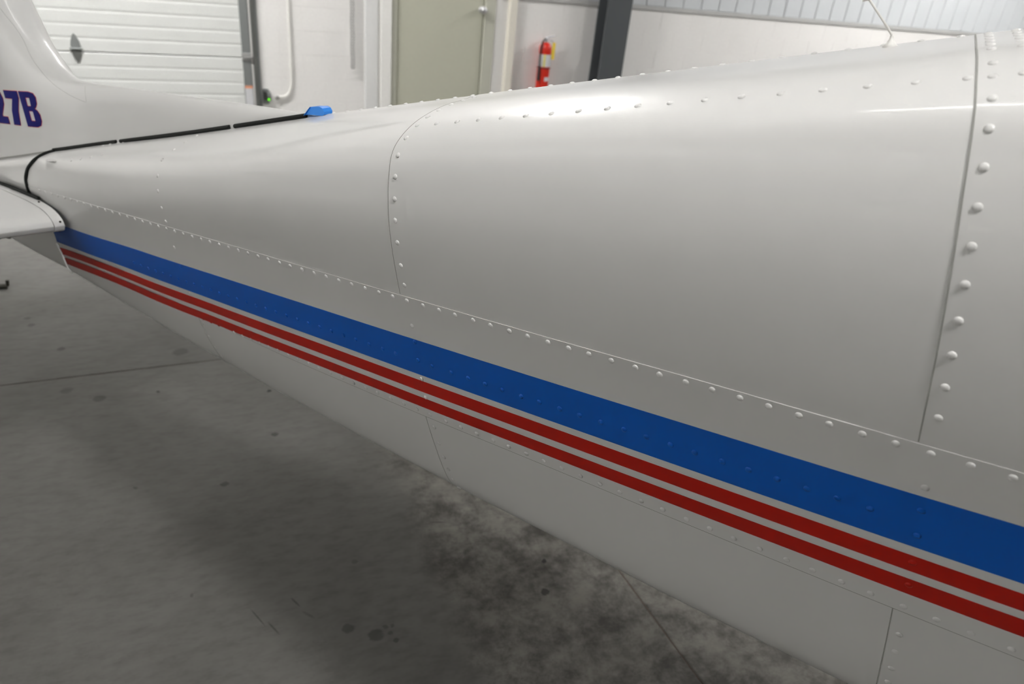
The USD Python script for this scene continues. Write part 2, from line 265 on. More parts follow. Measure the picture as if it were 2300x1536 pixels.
def yaxis(prof, c, n=24):   # lathe about the wall normal
    m = trimesh.creation.revolve(np.asarray(prof, float), sections=n); v = m.vertices.copy(); m.vertices = np.c_[v[:, 0] + c[0], v[:, 2] + c[1], -v[:, 1] + c[2]]; return m
stage.RemovePrim(kb.GetPath()); used[(str(d2.GetPath()), 'knob')] = -1
KN = (WX(3.238), WY + .012, WZ(.97))
kb = obj('knob', yaxis([(0.0, -.084), (.022, -.081), (.035, -.067), (.038, -.052), (.031, -.034), (.014, -.022), (.013, -.004)], KN), CHROME, d2, smooth=40, label='round satin chrome knob'); obj('rose', yaxis([(0, -.010), (.024, -.009), (.033, -.003), (.033, 0)], KN), CHROME, kb)
obj('latch_plate', bx(2.972, 2.979, WY + .009, WY + .02, WZ(.97) - .03, WZ(.97) + .03), CHROME, d2)
t4 = thing('trim_4', 'cream vertical strip between the door and fire extinguisher', 'trim', kind='structure'); obj('strip', bx(3.235, 3.312, WY - .06, WY + .01, 0, 2.3, .006), CREAM, t4)

# steel column: H section standing off the wall
co = thing('steel_column', 'dark grey painted steel building column against the block wall', 'column', (4.405, 7.0, 0))
def flange(y0, y1): return bx(-.147, .147, y0, y1, .012, ZC, .003)
obj('front_flange', flange(0, .016), STEEL, co); obj('rear_flange', flange(.184, .1995), STEEL, co); obj('web', bx(-.009, .009, .014, .186, .012, ZC), STEEL, co)
obj('base_plate', bx(-.19, .19, -.05, .1995, 0, .016, .003), STEEL, co)
for px in (-.16, .16): obj('anchor_bolt', cat([tube([(px, -.025, .014), (px, -.025, .05)], .009), lathe([(0, 0), (.017, 0), (.017, .014), (0, .014)], (px, -.025, .016), 6)]), GALV, co)

# fire extinguisher
EX, EY, EZ = 3.655, WY - .085, WZ(.125)
fe = thing('fire_extinguisher', 'red fire extinguisher with yellow tag hanging on block wall', 'fire extinguisher', (EX, EY, EZ))
EH = .51; r = .066
obj('cylinder', lathe([(0, 0), (r - .006, 0), (r, .008), (r, EH - .06), (r * .93, EH - .03), (r * .72, EH - .008), (r * .42, EH + .004), (.02, EH + .008), (0, EH + .008)], (0, 0, 0), 36), EXTRED, fe)
def wrap(z0, z1, a0, a1, rr): 
    a = np.radians(np.linspace(a0, a1, 14)); v = np.vstack([np.c_[rr * np.cos(a), rr * np.sin(a), np.full(14, z)] for z in (z0, z1)]); f = []
    for i in range(13): f += [(i, i + 1, 15 + i), (i, 15 + i, 14 + i)]
    m = trimesh.Trimesh(v, f, process=False); v2 = v * [1 - .0008 / rr * 1, 1 - .0008 / rr, 1]; return cat([m, trimesh.Trimesh(v2, np.array(f)[:, ::-1], process=False)])
lw = obj('label', wrap(.285, .405, -188, 8, r + .001), LABELW, fe, label='white instruction label'); obj('label_stripe', wrap(.285, .408, -126, -106, r + .0016), PALEY, lw)
obj('arrow_sticker', wrap(.145, .185, -100, -48, r + .0012), LABELW, fe, label='white sticker low on the cylinder')
obj('retaining_strap', cat([tube([((r + .003) * math.cos(a), (r + .003) * math.sin(a), .272) for a in np.linspace(0, 2 * math.pi, 30)], .005, 6), bx(-.02, .02, r - .002, .083, .262, .282)]), BLACKP, fe); obj('wall_hook', bx(-.03, .03, r - .004, .0845, .36, .44, .004), GALV, fe)
vb = obj('valve_body', lathe([(0, EH), (.019, EH), (.019, EH + .03), (.014, EH + .04), (.014, EH + .055), (0, EH + .055)], (0, 0, 0), 16), CHROME, fe)
obj('carry_handle', bx(-.012, .085, -.012, .012, EH + .028, EH + .034, .002), LABELW, fe); hv = extr(Polygon([(-.02, .05), (.0, .062), (.095, .078), (.10, .07), (.02, .045), (-.018, .04)]), .022); v = hv.vertices.copy(); hv.vertices = np.c_[v[:, 0], v[:, 2] - .011, v[:, 1] + EH]; obj('squeeze_lever', hv, LABELW, fe, label='pale squeeze lever')
obj('pressure_gauge', yaxis([(0, -.012), (.013, -.012), (.015, -.004), (.015, .006)], (0.0, -.018, EH + .045)), LABELW, fe)
obj('hose', tube(smoothline([(-.012, -.014, EH + .04), (-.05, -.03, EH + .022), (-.075, -.045, EH - .06), (-.082, -.05, EH - .16), (-.078, -.05, .30)], 30), .008), BLACKP, fe); obj('nozzle', tube([(-.078, -.05, .30), (-.078, -.05, .27), (-.077, -.05, .26), (-.074, -.05, .15)], [.010, .010, .013, .016]), BLACKP, fe)
obj('inspection_tag', bx(.05, .086, -.050, -.048, EH - .15, EH + .012), YELLOW, fe, label='yellow inspection tag'); obj('tag_tie', tube([(.03, -.02, EH + .03), (.055, -.04, EH + .02), (.066, -.049, EH + .008)], .0016, 6), BLACKP, fe)

# dark rod on the floor behind the tail
rd = thing('floor_rod', 'short dark metal rod with upturned tip lying on the floor beyond the tail', 'rod', (-.80, 3.728, 0))
obj('shaft', tube([(-.22, .02, .012), (.04, -.006, .012)], .012), DARK, rd); obj('upturned_tip', tube([(.034, -.006, .012), (.045, -.006, .016), (.047, -.006, .042)], .0075), DARK, rd)

# unseen lamps, placed for the light on walls, floor and aircraft
for k, (x, y, lx, ly, pw) in enumerate(LAMPS):
    where = ('behind the photographer', 'above the fin', 'by the back wall over the green door', 'in the far right back corner', 'over the garage door', 'far to the right of the aircraft', 'beside the left wall, washing it as a soft side light', 'in the right front of the hangar')[k]
    t = thing('unseen_ceiling_lamp', 'unseen lamp, placed out of view for the light it gives, ' + where, 'lamp', (x, y, LAMP_Z))
    obj('housing', bx(-lx / 2 - .02, lx / 2 + .02, -ly / 2 - .02, ly / 2 + .02, .012, .08, .01), FIX, t)
    obj('diffuser', bx(-lx / 2, lx / 2, -ly / 2, ly / 2, -.08 if k == 2 else 0, .0125), lampmat(k, pw), t, smooth=False)
    if k == 4: obj('added_baffle', bx(-lx / 2 - .02, lx / 2 + .02, -.14, -.125, -.35, .08), FIX, t, smooth=False)  # added shield: keeps this lamp off the floor behind the tail
    if k == 6: obj('added_baffle', bx(.12, .135, -ly / 2 - .02, ly / 2 + .02, -.5, .08), FIX, t, smooth=False)      # added shield: keeps the left wall lamp from mirroring in the aircraft skin
    for sgn in (-1, 1): obj('suspension_rod', tube([(sgn * lx * .35, sgn * ly * .35, .07), (sgn * lx * .35, sgn * ly * .35, ZC - LAMP_Z)], .005, 6), GALV, t)

# ------------------------------------------------------------------ the aircraft: tail cone, fin, stabilator. Own frame: s towards the nose, u to its right, w up
AX = np.array([0.50502747, -0.85395482, 0.12533323]); RT = np.array([-0.86074203, -0.50904142, 0.0]); UP = np.array([-0.06379981, 0.10787958, 0.9921147])
ORG = np.array([0.23939464, 0.75043787, EYE - 0.37182401])
ac = thing('light_aircraft', 'white light aircraft tail with blue and red stripes', 'airplane', mtx=Gf.Matrix4d(*AX, 0, *RT, 0, *UP, 0, *ORG, 1))
C0 = -0.155
ST = np.array([-1.1, -.585, 0, .55, 1.1])
PU = np.array([[-155,-137.4,-119.8,-102.2,-87,-75.9,-70.3,-67.4,-65.7,-64.2,-64.2,-72.9,-79.7,-85,-89.5,-89.2,-103.7,-155],[-155,-148,-131,-110.1,-88.8,-70,-57,-47.5,-42.4,-41.6,-45.6,-52.7,-59.9,-69.6,-80.7,-95.6,-116.1,-155],[-155,-124,-91.3,-58.8,-30.8,-7.9,5.1,12.1,15,12.8,5.6,-2.9,-11.2,-23.9,-39.6,-57.5,-88.5,-155],[-155,-117.7,-79.6,-40.6,-5.8,21.3,36.3,44.6,47,43.7,34.1,19.6,6.1,-11.1,-27.2,-46.2,-83.7,-155],[-155,-113.4,-71.2,-27.9,10.5,40.2,56.3,65.1,67.7,64,52.8,33.2,15.9,-3,-24,-44.6,-81.8,-155]]) / 1000
PW = np.array([[71,68,66.1,64.6,62,58.3,52.4,43.9,33.9,18.3,-.4,-24.4,-54.3,-91.3,-130.1,-172.2,-200.2,-200],[141,138,134,127.4,118.5,111.4,100.3,82.5,61.9,32.4,-4,-54.2,-110.4,-168.5,-218.7,-260.6,-289.3,-296.7],[221.7,218,214.7,207.9,198,183.9,165.9,134.9,101.8,59.7,7.7,-45.7,-106.7,-171,-228.3,-281.5,-321.5,-330.3],[294.6,291.6,287.8,282.3,268.9,251.7,220.9,177,132.5,76.1,11.4,-47.7,-112.1,-179.8,-249.7,-312.6,-356.7,-373.7],[360.6,356.1,349.8,346.9,335.6,308.8,265,208.4,153.6,86,10.4,-46.5,-110.5,-181.8,-251.8,-318.1,-367.8,-388.6]]) / 1000
CS = CubicSpline(ST, np.stack([PU, PW], -1), axis=0, bc_type='natural'); NV = 18
TAILX = np.array([-1.85, -1.5, -1.12])
_t0 = CS(-1.12)
def _scaled(hw, top, bot):
    a = _t0.copy(); a[:, 0] = C0 + (a[:, 0] - C0) * hw; w0, w1 = _t0[:, 1].max(), _t0[:, 1].min(); a[:, 1] = bot + (a[:, 1] - w1) * (top - bot) / (w0 - w1); return a
TP = PchipInterpolator(TAILX, np.stack([_scaled(.38, -.02, -.115), _scaled(.72, .018, -.168), _t0]), axis=0)
def sect(s, tail=False):
    if tail: return TP(np.clip(s, -1.85, -1.12)) if s < -1.12 else CS(s)
    if s > 1.1: return CS(1.1) + (s - 1.1) * CS(1.1, 1) * .9
    return CS(s)
_cache = {}
def S(s, v, tail=False):
    """point (s,u,w) on the skin; v runs 0 (crest) .. 17 (keel) down the right side"""
    key = (round(float(s), 5), tail)
    if key not in _cache: _cache[key] = CubicSpline(np.arange(NV), sect(float(s), tail), axis=0, bc_type='natural')
    q = _cache[key](v); q = np.atleast_2d(q); out = np.c_[np.full(len(q), s), q]
    return out if np.ndim(v) else out[0]
def grid(sfun0, sfun1, v0, v1, ns, dv=.125, off=0.0, tail=False):
    vs = np.linspace(v0, v1, max(2, int(round((v1 - v0) / dv)) + 1)); a = sfun0(vs) * np.ones(len(vs)); b = sfun1(vs) * np.ones(len(vs)); G = np.zeros((ns, len(vs), 3)); Nn = np.zeros_like(G); e = 2e-3
    for j, v in enumerate(vs):
        for i, t in enumerate(np.linspace(0, 1, ns)):
            s = a[j] + (b[j] - a[j]) * t; s = round(s, 4); G[i, j] = S(s, v, tail)
    ds = np.gradient(G, axis=0); dvv = np.gradient(G, axis=1) if len(vs) > 1 else None
    Nn = np.cross(ds, dvv); Nn /= np.linalg.norm(Nn, axis=2, keepdims=True); c = G - np.array([0, C0, 0]); c[..., 0] = 0
    Nn *= np.sign((Nn * c).sum(-1).mean())
    # metal sheet is never quite flat between the frames
    q = np.stack([G[..., 0] * 5.5, G[..., 2] * 6, np.full(G.shape[:2], 3.3)], -1)
    G = G + Nn * ((meshkit.noise(q, 3) - .5) * .0011 + off)[..., None]
    return G, Nn
def sheet(G, Nn, th):
    ns, nv = G.shape[:2]; I = np.arange(ns * nv).reshape(ns, nv); f = np.concatenate([np.stack([I[:-1, :-1], I[1:, :-1], I[1:, 1:]], -1).reshape(-1, 3), np.stack([I[:-1, :-1], I[1:, 1:], I[:-1, 1:]], -1).reshape(-1, 3)])
    o = G.reshape(-1, 3); fn = np.cross(o[f[0, 1]] - o[f[0, 0]], o[f[0, 2]] - o[f[0, 0]])
    if fn @ Nn.reshape(-1, 3)[f[0, 0]] < 0: f = f[:, ::-1]
    inn = (G - Nn * th).reshape(-1, 3); n = len(o); ring = np.r_[I[0, :], I[1:, -1], I[-1, -2::-1], I[-2:0:-1, 0]]; r2 = np.roll(ring, -1)
    e = np.concatenate([np.stack([ring, r2, r2 + n], -1), np.stack([ring, r2 + n, ring + n], -1)])
    m = trimesh.Trimesh(np.vstack([o, inn]), np.vstack([f, f[:, ::-1] + n, e]), process=False); trimesh.repair.fix_normals(m); return m
F1s = lambda v: np.interp(v, [0, 2.5, 3.6, 5, 6.5, 7.2, 8.8, 10, 13, 14, 15, 17], [.509, .519, .525, .532, .538, .541, .546, .548, .559, .561, .562, .563])
F2s = lambda v: np.full(np.shape(v), -.0075)
SE = lambda v: np.interp(v, [0, 3.4, 6.6, 9.9, 11.7, 12.8, 13.8, 14.5, 15, 17], [-1.07, -1.072, -1.092, -1.131, -1.151, -1.142, -1.141, -1.115, -1.107, -1.10])
NOSE = lambda v: np.full(np.shape(v), 1.7)
K = lambda f, d: (lambda v: f(v) + d)
TH = .0008
skins = [('upper_skin', F1s, NOSE, 0, 10.12, 60, .0008, 'upper skin panel ahead of the right-hand frame seam'), ('upper_skin', F2s, K(F1s, .014), 0, 10.12, 60, .0004, 'large upper skin panel between the two frame seams'), ('upper_skin', SE, K(F2s, .014), 0, 10.12, 100, 0, 'upper skin panel running back to the fin'),
         ('side_strake', SE, NOSE, 10, 13, 230, .0013, 'long side strake panel that carries the stripes'),
         ('belly_skin', K(F1s, 0), NOSE, 12.9, 17, 60, .0006, None), ('belly_skin', F2s, K(F1s, .014), 12.9, 17, 60, .0003, None), ('belly_skin', lambda v: np.full(np.shape(v), -.592), K(F2s, .012), 12.9, 17, 60, 0, None), ('belly_skin', SE, lambda v: np.full(np.shape(v), -.585), 12.9, 17, 56, -.0002, None)]
for nm, a, b, v0, v1, ns, off, lab in skins:
    G, Nn = grid(a, b, v0, v1, ns, .125, off); obj(nm, sheet(G, Nn, TH), WHITE, ac, label=lab)
# far side of the fuselage, mirrored
G, Nn = grid(lambda v: np.full(np.shape(v), -1.1), NOSE, 0.0, 17, 120, .25, 0)
G = G.copy(); G[..., 1] = 2 * C0 - G[..., 1]; Nn = Nn * [1, -1, 1]; obj('left_skin', sheet(G, Nn, TH), WHITE, ac)
G1, N1 = grid(lambda v: np.full(np.shape(v), -1.85), lambda v: np.full(np.shape(v), -1.04), 0, 17, 46, .2, -.0022, True)
G2 = G1.copy(); G2[..., 1] = 2 * C0 - G2[..., 1]
obj('tail_fairing', cat([sheet(G1, N1, TH), sheet(G2, N1 * [1, -1, 1], TH)]), WHITE, ac)
# unseen cabin and wing forward of the frame, placed to darken the belly
G, Nn = grid(lambda v: np.full(np.shape(v), 1.69), lambda v: np.full(np.shape(v), 3.5), 0, 17, 24, .25, 0)
G2 = G.copy(); G2[..., 1] = 2 * C0 - G2[..., 1]; obj('unseen_cabin_skin', cat([sheet(G, Nn, TH), sheet(G2, Nn * [1, -1, 1], TH)]), WHITE, ac)
ch_ = np.linspace(0, 1, 30); tk_ = .6 * (.2969 * np.sqrt(ch_) - .126 * ch_ - .3516 * ch_ ** 2 + .2843 * ch_ ** 3 - .1036 * ch_ ** 4)
foil = np.vstack([np.c_[3.45 - 1.6 * ch_, 1.6 * tk_ * 1.3], np.c_[3.45 - 1.6 * ch_, -1.6 * tk_ * .7][::-1][1:-1]])
for sg in (1, -1):
    m = extr(Polygon(foil), 4.3); v = m.vertices.copy(); m.vertices = np.c_[v[:, 0], C0 + sg * (v[:, 2] + .1), v[:, 1] - .40 + .1 * v[:, 2]]; m.fix_normals(); obj('wing', m, WHITE, ac)
# dark seam lines: grime and ledge shade put into thin grey ribbons
def strip(path, width, off, tail=False, th=.0004):
    """thin ribbon along a list of (s, v)"""
    p = np.array([S(round(s, 4), v, tail) for s, v in path]); t = np.gradient(p, axis=0); t /= np.linalg.norm(t, axis=1, keepdims=True); nn = np.array([normal(s, v) for s, v in path]); side = np.cross(nn, t); side /= np.linalg.norm(side, axis=1, keepdims=True)
    off = off + (meshkit.noise(np.c_[p[:, 0] * 5.5, p[:, 2] * 6, np.full(len(p), 3.3)], 3) - .5)[:, None, None] * .0011
    q = np.stack([p - side * width / 2, p + side * width / 2], 1) + nn[:, None] * off
    return sheet(q, np.repeat(nn[:, None], 2, 1), th)
def normal(s, v):
    e = 2e-3; a = S(round(s + e, 5), v) - S(round(s - e, 5), v); b = S(s, v + .05) - S(s, v - .05); m = np.cross(a, b); m /= np.linalg.norm(m); c = S(s, v) - np.array([s, C0, 0]); return m if m @ c > 0 else -m
vv = np.linspace(0.05, 9.98, 70); vl = np.linspace(13.02, 16.9, 30)
for f, wd, o1, nm in ((F1s, .0011, .0010, 'seam_line'), (F2s, .0006, .0005, 'seam_line')):
    obj(nm, strip([(float(f(v)) - .0006, v) for v in vv], wd, o1), SEAM_DARK, ac); obj(nm, strip([(float(f(v)) - .0006, v) for v in vl], wd * .9, o1 - .0001), SEAM_DARK, ac)
obj('seam_line', strip([(-.5925, v) for v in vl], .0006, .0003), SEAM_DARK, ac)
obj('seam_line', strip([(s, 13.006) for s in np.linspace(-.9, 1.3, 130)], .0009, .0012), SEAM_DARK, ac)
# painted stripes on the strake
def ribbon(top, bot, mat, nm, lab):
    ss = np.linspace(-1.125, 1.5, 220)
    vt = PchipInterpolator(*top)(ss); vb = PchipInterpolator(*bot)(ss); G = np.zeros((len(ss), 9, 3)); Nn = np.zeros_like(G)
    for i, s in enumerate(ss):
        for j, q in enumerate(np.linspace(0, 1, 9)):
            v = vt[i] + (vb[i] - vt[i]) * q; sc = round(max(s, float(SE(v)) + .003), 4); G[i, j] = S(sc, v); Nn[i, j] = normal(sc, v)
    q = np.stack([G[..., 0] * 5.5, G[..., 2] * 6, np.full(G.shape[:2], 3.3)], -1)
    G = G + Nn * ((meshkit.noise(q, 3) - .5) * .0011 + .00165)[..., None]; obj(nm, sheet(G, Nn, .0003), mat, ac, label=lab)
BT = ([-1.16, -1.052, -0.728, -0.464, -0.25, -0.079, 0.058, 0.172, 0.268, 0.352, 0.426, 0.491, 0.549, 0.601, 0.625, 1.6], [12.803, 12.428, 11.5, 11.222, 11.14, 11.102, 11.066, 11.027, 10.989, 10.954, 10.922, 10.892, 10.865, 10.839, 10.826, 10.442])
BB = ([-1.16, -1.122, -0.787, -0.508, -0.281, -0.102, 0.043, 0.162, 0.263, 0.351, 0.428, 0.496, 0.557, 0.612, 0.638, 1.6], [14.198, 14.017, 12.622, 12.118, 11.981, 11.941, 11.913, 11.881, 11.848, 11.819, 11.792, 11.768, 11.747, 11.728, 11.719, 11.453])
A1 = ([-1.16, -1.115, -0.786, -0.506, -0.28, -0.1, 0.044, 0.163, 0.264, 0.352, 0.429, 0.498, 0.559, 0.614, 0.64, 1.6], [14.452, 14.242, 12.838, 12.287, 12.133, 12.085, 12.055, 12.023, 11.992, 11.964, 11.94, 11.919, 11.902, 11.887, 11.88, 11.669])
A2 = ([-1.16, -1.102, -0.782, -0.505, -0.278, -0.099, 0.044, 0.163, 0.265, 0.354, 0.431, 0.501, 0.563, 0.618, 0.644, 1.6], [14.766, 14.519, 13.179, 12.575, 12.407, 12.357, 12.329, 12.3, 12.272, 12.246, 12.223, 12.202, 12.184, 12.168, 12.16, 11.935])
A3 = ([-1.16, -1.099, -0.784, -0.507, -0.28, -0.101, 0.043, 0.163, 0.265, 0.354, 0.432, 0.502, 0.564, 0.62, 0.646, 1.6], [14.899, 14.652, 13.367, 12.734, 12.56, 12.512, 12.486, 12.459, 12.431, 12.404, 12.379, 12.355, 12.332, 12.31, 12.299, 12.002])
A4 = ([-1.16, -1.095, -0.788, -0.51, -0.283, -0.103, 0.042, 0.162, 0.265, 0.355, 0.434, 0.504, 0.568, 0.624, 0.651, 1.6], [15.25, 14.995, 13.753, 13.028, 12.825, 12.77, 12.744, 12.72, 12.697, 12.675, 12.655, 12.637, 12.619, 12.603, 12.594, 12.372])
ribbon(BT, BB, BLUE, 'blue_stripe', 'broad blue stripe'); ribbon(A1, A2, RED, 'red_stripe', 'upper thin red stripe'); ribbon(A3, A4, RED, 'red_stripe', 'lower thin red stripe')
def paint_at(s, v):
    f = lambda c: float(np.interp(s, *c))
    if f(BT) < v < f(BB): return BLUE
    if f(A1) < v < f(A2) or f(A3) < v < f(A4): return RED
    return WHITE

# rivets
R = []                                            # (s, v, lift, radius)
def lift(s, v):
    if 10 <= v <= 13: return .0013
    if v < 10: return .0008 if s > F1s(v) else .0004 if s > -.0075 else 0
    return .0006 if s > F1s(v) else .0003 if s > -.0075 else -.0001
lowv = lambda s: np.interp(s, [-1.0, -.765, -.712, -.66, -.5, -.338], [14.1, 13.556, 13.376, 13.255, 13.02, 12.892])
bluev = lambda s: np.interp(s, [-.9, -.661, -.529, -.419, -.28, -.144, 0, .137, .267, .397, .525], [12.45, 12.009, 11.822, 11.734, 11.66, 11.627, 11.6, 11.567, 11.5, 11.43, 11.358])
LAPS = [.635, .609, .583, .557, .533, .509, .484, .460, .435, .410, .385, .360, .334, .309, .283, .258, .234, .209, .183, .159, .133, .108, .081, .056, .030, .003, -.022, -.047, -.073, -.100, -.126, -.153, -.180, -.207, -.235, -.261, -.290, -.316, -.343, -.370, -.397, -.424, -.452, -.478, -.506, -.535]
R += [(s, 10.10) for s in LAPS] + [(s, 10.10) for s in np.arange(-.562, -1.09, -.0272)] + [(s, 10.10) for s in np.arange(.661, .8, .026)]
LOWS = [.673, .647, .618, .592, .566, .539, .514, .488, .464, .438, .412, .387, .362, .335, .310, .284, .259, .234, .209, .184, .159, .133, .109, .083, .057, .031, .003, -.021, -.046, -.072, -.099, -.124, -.151, -.177, -.205, -.232, -.257, -.286, -.312, -.338]
R += [(s, float(lowv(s))) for s in LOWS] + [(s, float(lowv(s))) for s in np.arange(-.365, -.98, -.0263)]
BLUES = [.525, .499, .474, .448, .422, .397, .370, .345, .319, .294, .267, .241, .216, .189, .164, .137, .112, .086, .059, .027, -.038, -.063, -.090, -.118, -.144, -.171, -.198, -.225, -.252, -.280]
R += [(s, float(bluev(s))) for s in BLUES] + [(s, float(bluev(s))) for s in np.arange(-.308, -.80, -.0275)]
R += [(.003 + .0305 * k, 4.0) for k in range(19)] + [(.575, 3.93)]
R += [(s, .05) for s in np.arange(-.271, .50, .0285)]
F1v = [3.515, 4.023, 4.78, 5.481, 6.12, 6.674, 7.24, 7.818, 8.331, 8.779, 9.188, 9.584, 10.692, 11.102, 11.537, 12.018, 12.443, 13.468, 13.843, 14.234, 14.611, 14.95, 15.3, 15.7]
R += [(float(F1s(v)) + .0085, v) for v in F1v] + [(float(F1s(v)) + d, v) for v in (.25, .75, 1.25, 1.75, 2.25, 2.75) for d in (.008, .026)]
R += [(.003, v) for v in (.675, 1.333, 2.025, 2.695, 3.336, 4.809, 5.8, 6.592, 7.319, 8.026, 8.669, 9.248, 9.723, 10.743, 11.142, 11.578, 12.019, 12.451, 13.267, 13.769, 14.257, 14.706, 15.129, 15.6)]
R += [(-.585, v) for v in (.772, 2.159, 3.225, 4.3, 5.794, 7.151, 8.242, 9.148, 9.8, 10.759, 11.4, 12.3, 13.39, 13.973, 14.538, 15.1)]
R += [(-.903, 2.186), (-.885, 1.9), (-.865, 1.6), (-.842, 1.743), (-.827, 1.3), (-.79, 1.1), (-.923, 5.81), (-.888, 5.544), (-.854, 5.244), (-.822, 4.79)]
dome_r = np.array([0, .35, .62, .84, .97, 1.0]); dome_h = np.array([1, .94, .78, .5, .2, -.25]); NS = 12
def dome(c, nn, r=.00318, h=.00135):
    a = np.cross(nn, [1.0, 0, 0]); a /= np.linalg.norm(a); b = np.cross(nn, a); ang = np.arange(NS) * 2 * np.pi / NS; V = [c + nn * h]; F = []
    for q in range(1, 6): V += list(c + dome_r[q] * r * (np.cos(ang)[:, None] * a + np.sin(ang)[:, None] * b) + nn * h * dome_h[q])
    for j in range(NS):
        F.append((0, 1 + j, 1 + (j + 1) % NS))
        for q in range(4): o = 1 + q * NS; o2 = o + NS; F += [(o + j, o2 + j, o2 + (j + 1) % NS), (o + j, o2 + (j + 1) % NS, o + (j + 1) % NS)]
    return trimesh.Trimesh(np.array(V), np.array(F), process=False)
CAML = np.array([(np.array([0, 0, EYE]) - ORG) @ d for d in (AX, RT, UP)])
items = []
for s, v in R:
    s = round(float(s), 4); c = S(s, v); nn = normal(s, v); q = np.array([[c[0] * 5.5, c[2] * 6, 3.3]]); c = c + nn * ((meshkit.noise(q, 3)[0] - .5) * .0011 + lift(s, v) + .0001 + (.0003 if paint_at(s, v) is not WHITE else 0)); items.append((np.linalg.norm(c - CAML), s, v, c, nn))
items.sort(key=lambda x: x[0]); far = []
for k, (d, s, v, c, nn) in enumerate(items):
    if k < 290: obj('rivet', dome(c, nn), paint_at(s, v), ac, smooth=True)
    else: far.append((dome(c, nn), paint_at(s, v)))
for pm, lb_ in ((WHITE, 'tiny far white rivets'), (BLUE, 'tiny far rivets on the blue stripe'), (RED, 'tiny far rivets on the red stripes')):
    fr = [m for m, q in far if q is pm]
    if fr: obj('far_rivets', cat(fr), pm, ac, smooth=True, kind='stuff', label=lb_)

# fin with dorsal fillet
FP = np.array([(-.312, .178), (-.423, .185), (-.598, .191), (-.803, .198), (-.93, .2015), (-.986, .205), (-1.01, .209), (-1.04, .219), (-1.076, .237), (-1.109, .262), (-1.135, .284), (-1.156, .311), (-1.179, .353), (-1.24, .47), (-1.33, .64), (-1.47, .9), (-1.58, 1.1), (-1.85, 1.12)])
FQ = np.array([-.312, -.43, -.60, -.80, -.92, -.97, -1.0, -1.035, -1.09, -1.14, -1.2, -1.27, -1.36, -1.50, -1.62, -1.74, -1.82, -1.90])
FB = np.array([.004, .008, .012, .016, .021, .026, .031, .038, .047, .053, .056, .058, .06, .06, .058, .052, .045, .04])
tt = np.linspace(0, len(FP) - 1, 103); ki = np.arange(len(FP)); fps = PchipInterpolator(ki, FP)(tt); fqs = PchipInterpolator(ki, FQ)(tt); fbs = PchipInterpolator(ki, FB)(tt)
def crest_w(s, u):
    tail = s < -1.12; q = S(s, np.linspace(0, 8, 161), tail); q = q[:int(np.argmax(q[:, 1])) + 1]; return float(np.interp(u, q[:, 1], q[:, 2]))
rr = np.r_[0, .01, .025, .05, .08, .12, .17, .23, .3, .4, .5, .6, .7, .8, .9, 1.0]; FG = np.zeros((len(tt), len(rr), 3))
for i in range(len(tt)):
    qs = fqs[i]; p = fps[i]; qw = max(crest_w(round(float(qs), 4), C0 + fbs[i]), -.03) - .003; ln = math.hypot(p[0] - qs, p[1] - qw); D0 = min(max(ln, .006), .10)
    for j, r_ in enumerate(rr):
        d = ln * r_; x = min(d / D0, 1); FG[i, j] = (p[0] + (qs - p[0]) * r_, C0 + fbs[i] * math.sqrt(max(0, 1 - (1 - x) ** 2)), p[1] + (qw - p[1]) * r_)
def gridmesh(G):
    ns, nv = G.shape[:2]; I = np.arange(ns * nv).reshape(ns, nv); f = np.concatenate([np.stack([I[:-1, :-1], I[1:, :-1], I[1:, 1:]], -1).reshape(-1, 3), np.stack([I[:-1, :-1], I[1:, 1:], I[:-1, 1:]], -1).reshape(-1, 3)]); return G.reshape(-1, 3), f
fv, ff = gridmesh(FG); fv2 = fv * [1, -1, 1] + [0, 2 * C0, 0]
fin = trimesh.Trimesh(np.vstack([fv, fv2]), np.vstack([ff, ff[:, ::-1] + len(fv)]), process=False); fin.merge_vertices(); fin.fix_normals()
finp = obj('vertical_fin', fin, WHITE, ac, smooth=60)
fu = LinearNDInterpolator(fv[:, [0, 2]], fv[:, 1])
def on_fin(sw, lift): sw = np.atleast_2d(sw); return np.c_[sw[:, 0], fu(sw) + lift, sw[:, 1]]
def fin_line(pts, r=.0003, n=40): 
    q = smoothline(pts, n); return tube(on_fin(q, -.0001), r, 6)
obj('fin_seam', fin_line([(-1.26, .45), (-1.20, .36), (-1.125, .262), (-1.06, .205), (-1.0, .178), (-.955, .168)]), SEAM_DARK, finp); obj('fin_seam', fin_line([(-.953, .168), (-.956, .18), (-.962, .197)], .0003, 12), SEAM_DARK, finp)
# registration, flat film on the fin
def glyph2(): return shapely.union_all([Polygon([(0, .47), (0, .5), (.02, .64), (.12, .71), (.3, .72), (.42, .66), (.46, .54), (.44, .42), (.28, .2), (.27, .15), (.45, .15), (.45, 0), (0, 0), (0, .13), (.22, .38), (.25, .5), (.24, .57), (.2, .57), (.19, .47)])])
def glyph7(): return Polygon([(0, .71), (.46, .71), (.46, .57), (.33, .3), (.27, 0), (.045, 0), (.11, .3), (.24, .55), (0, .55)])
def glyphB():
    o = Polygon([(0, 0), (0, .71), (.28, .71), (.4, .68), (.46, .6), (.46, .48), (.42, .41), (.37, .375), (.43, .34), (.48, .26), (.48, .13), (.43, .04), (.32, 0)])
    return o.difference(sbox(.2, .44, .27, .575).buffer(.02)).difference(sbox(.2, .14, .28, .305).buffer(.02))
def flat_on_fin(poly, lift):
    parts = []
    for gm in getattr(poly, 'geoms', [poly]):
        v, f = trimesh.creation.triangulate_polygon(gm, engine='earcut'); v, f = trimesh.remesh.subdivide_to_size(np.c_[v, np.zeros(len(v))], f, .008, max_iter=12)
        a = on_fin(v[:, :2], lift); b = on_fin(v[:, :2], lift - .0003); parts.append(trimesh.Trimesh(np.vstack([a, b]), np.vstack([f, f[:, ::-1] + len(a)]), process=False))
    m = cat(parts); return m
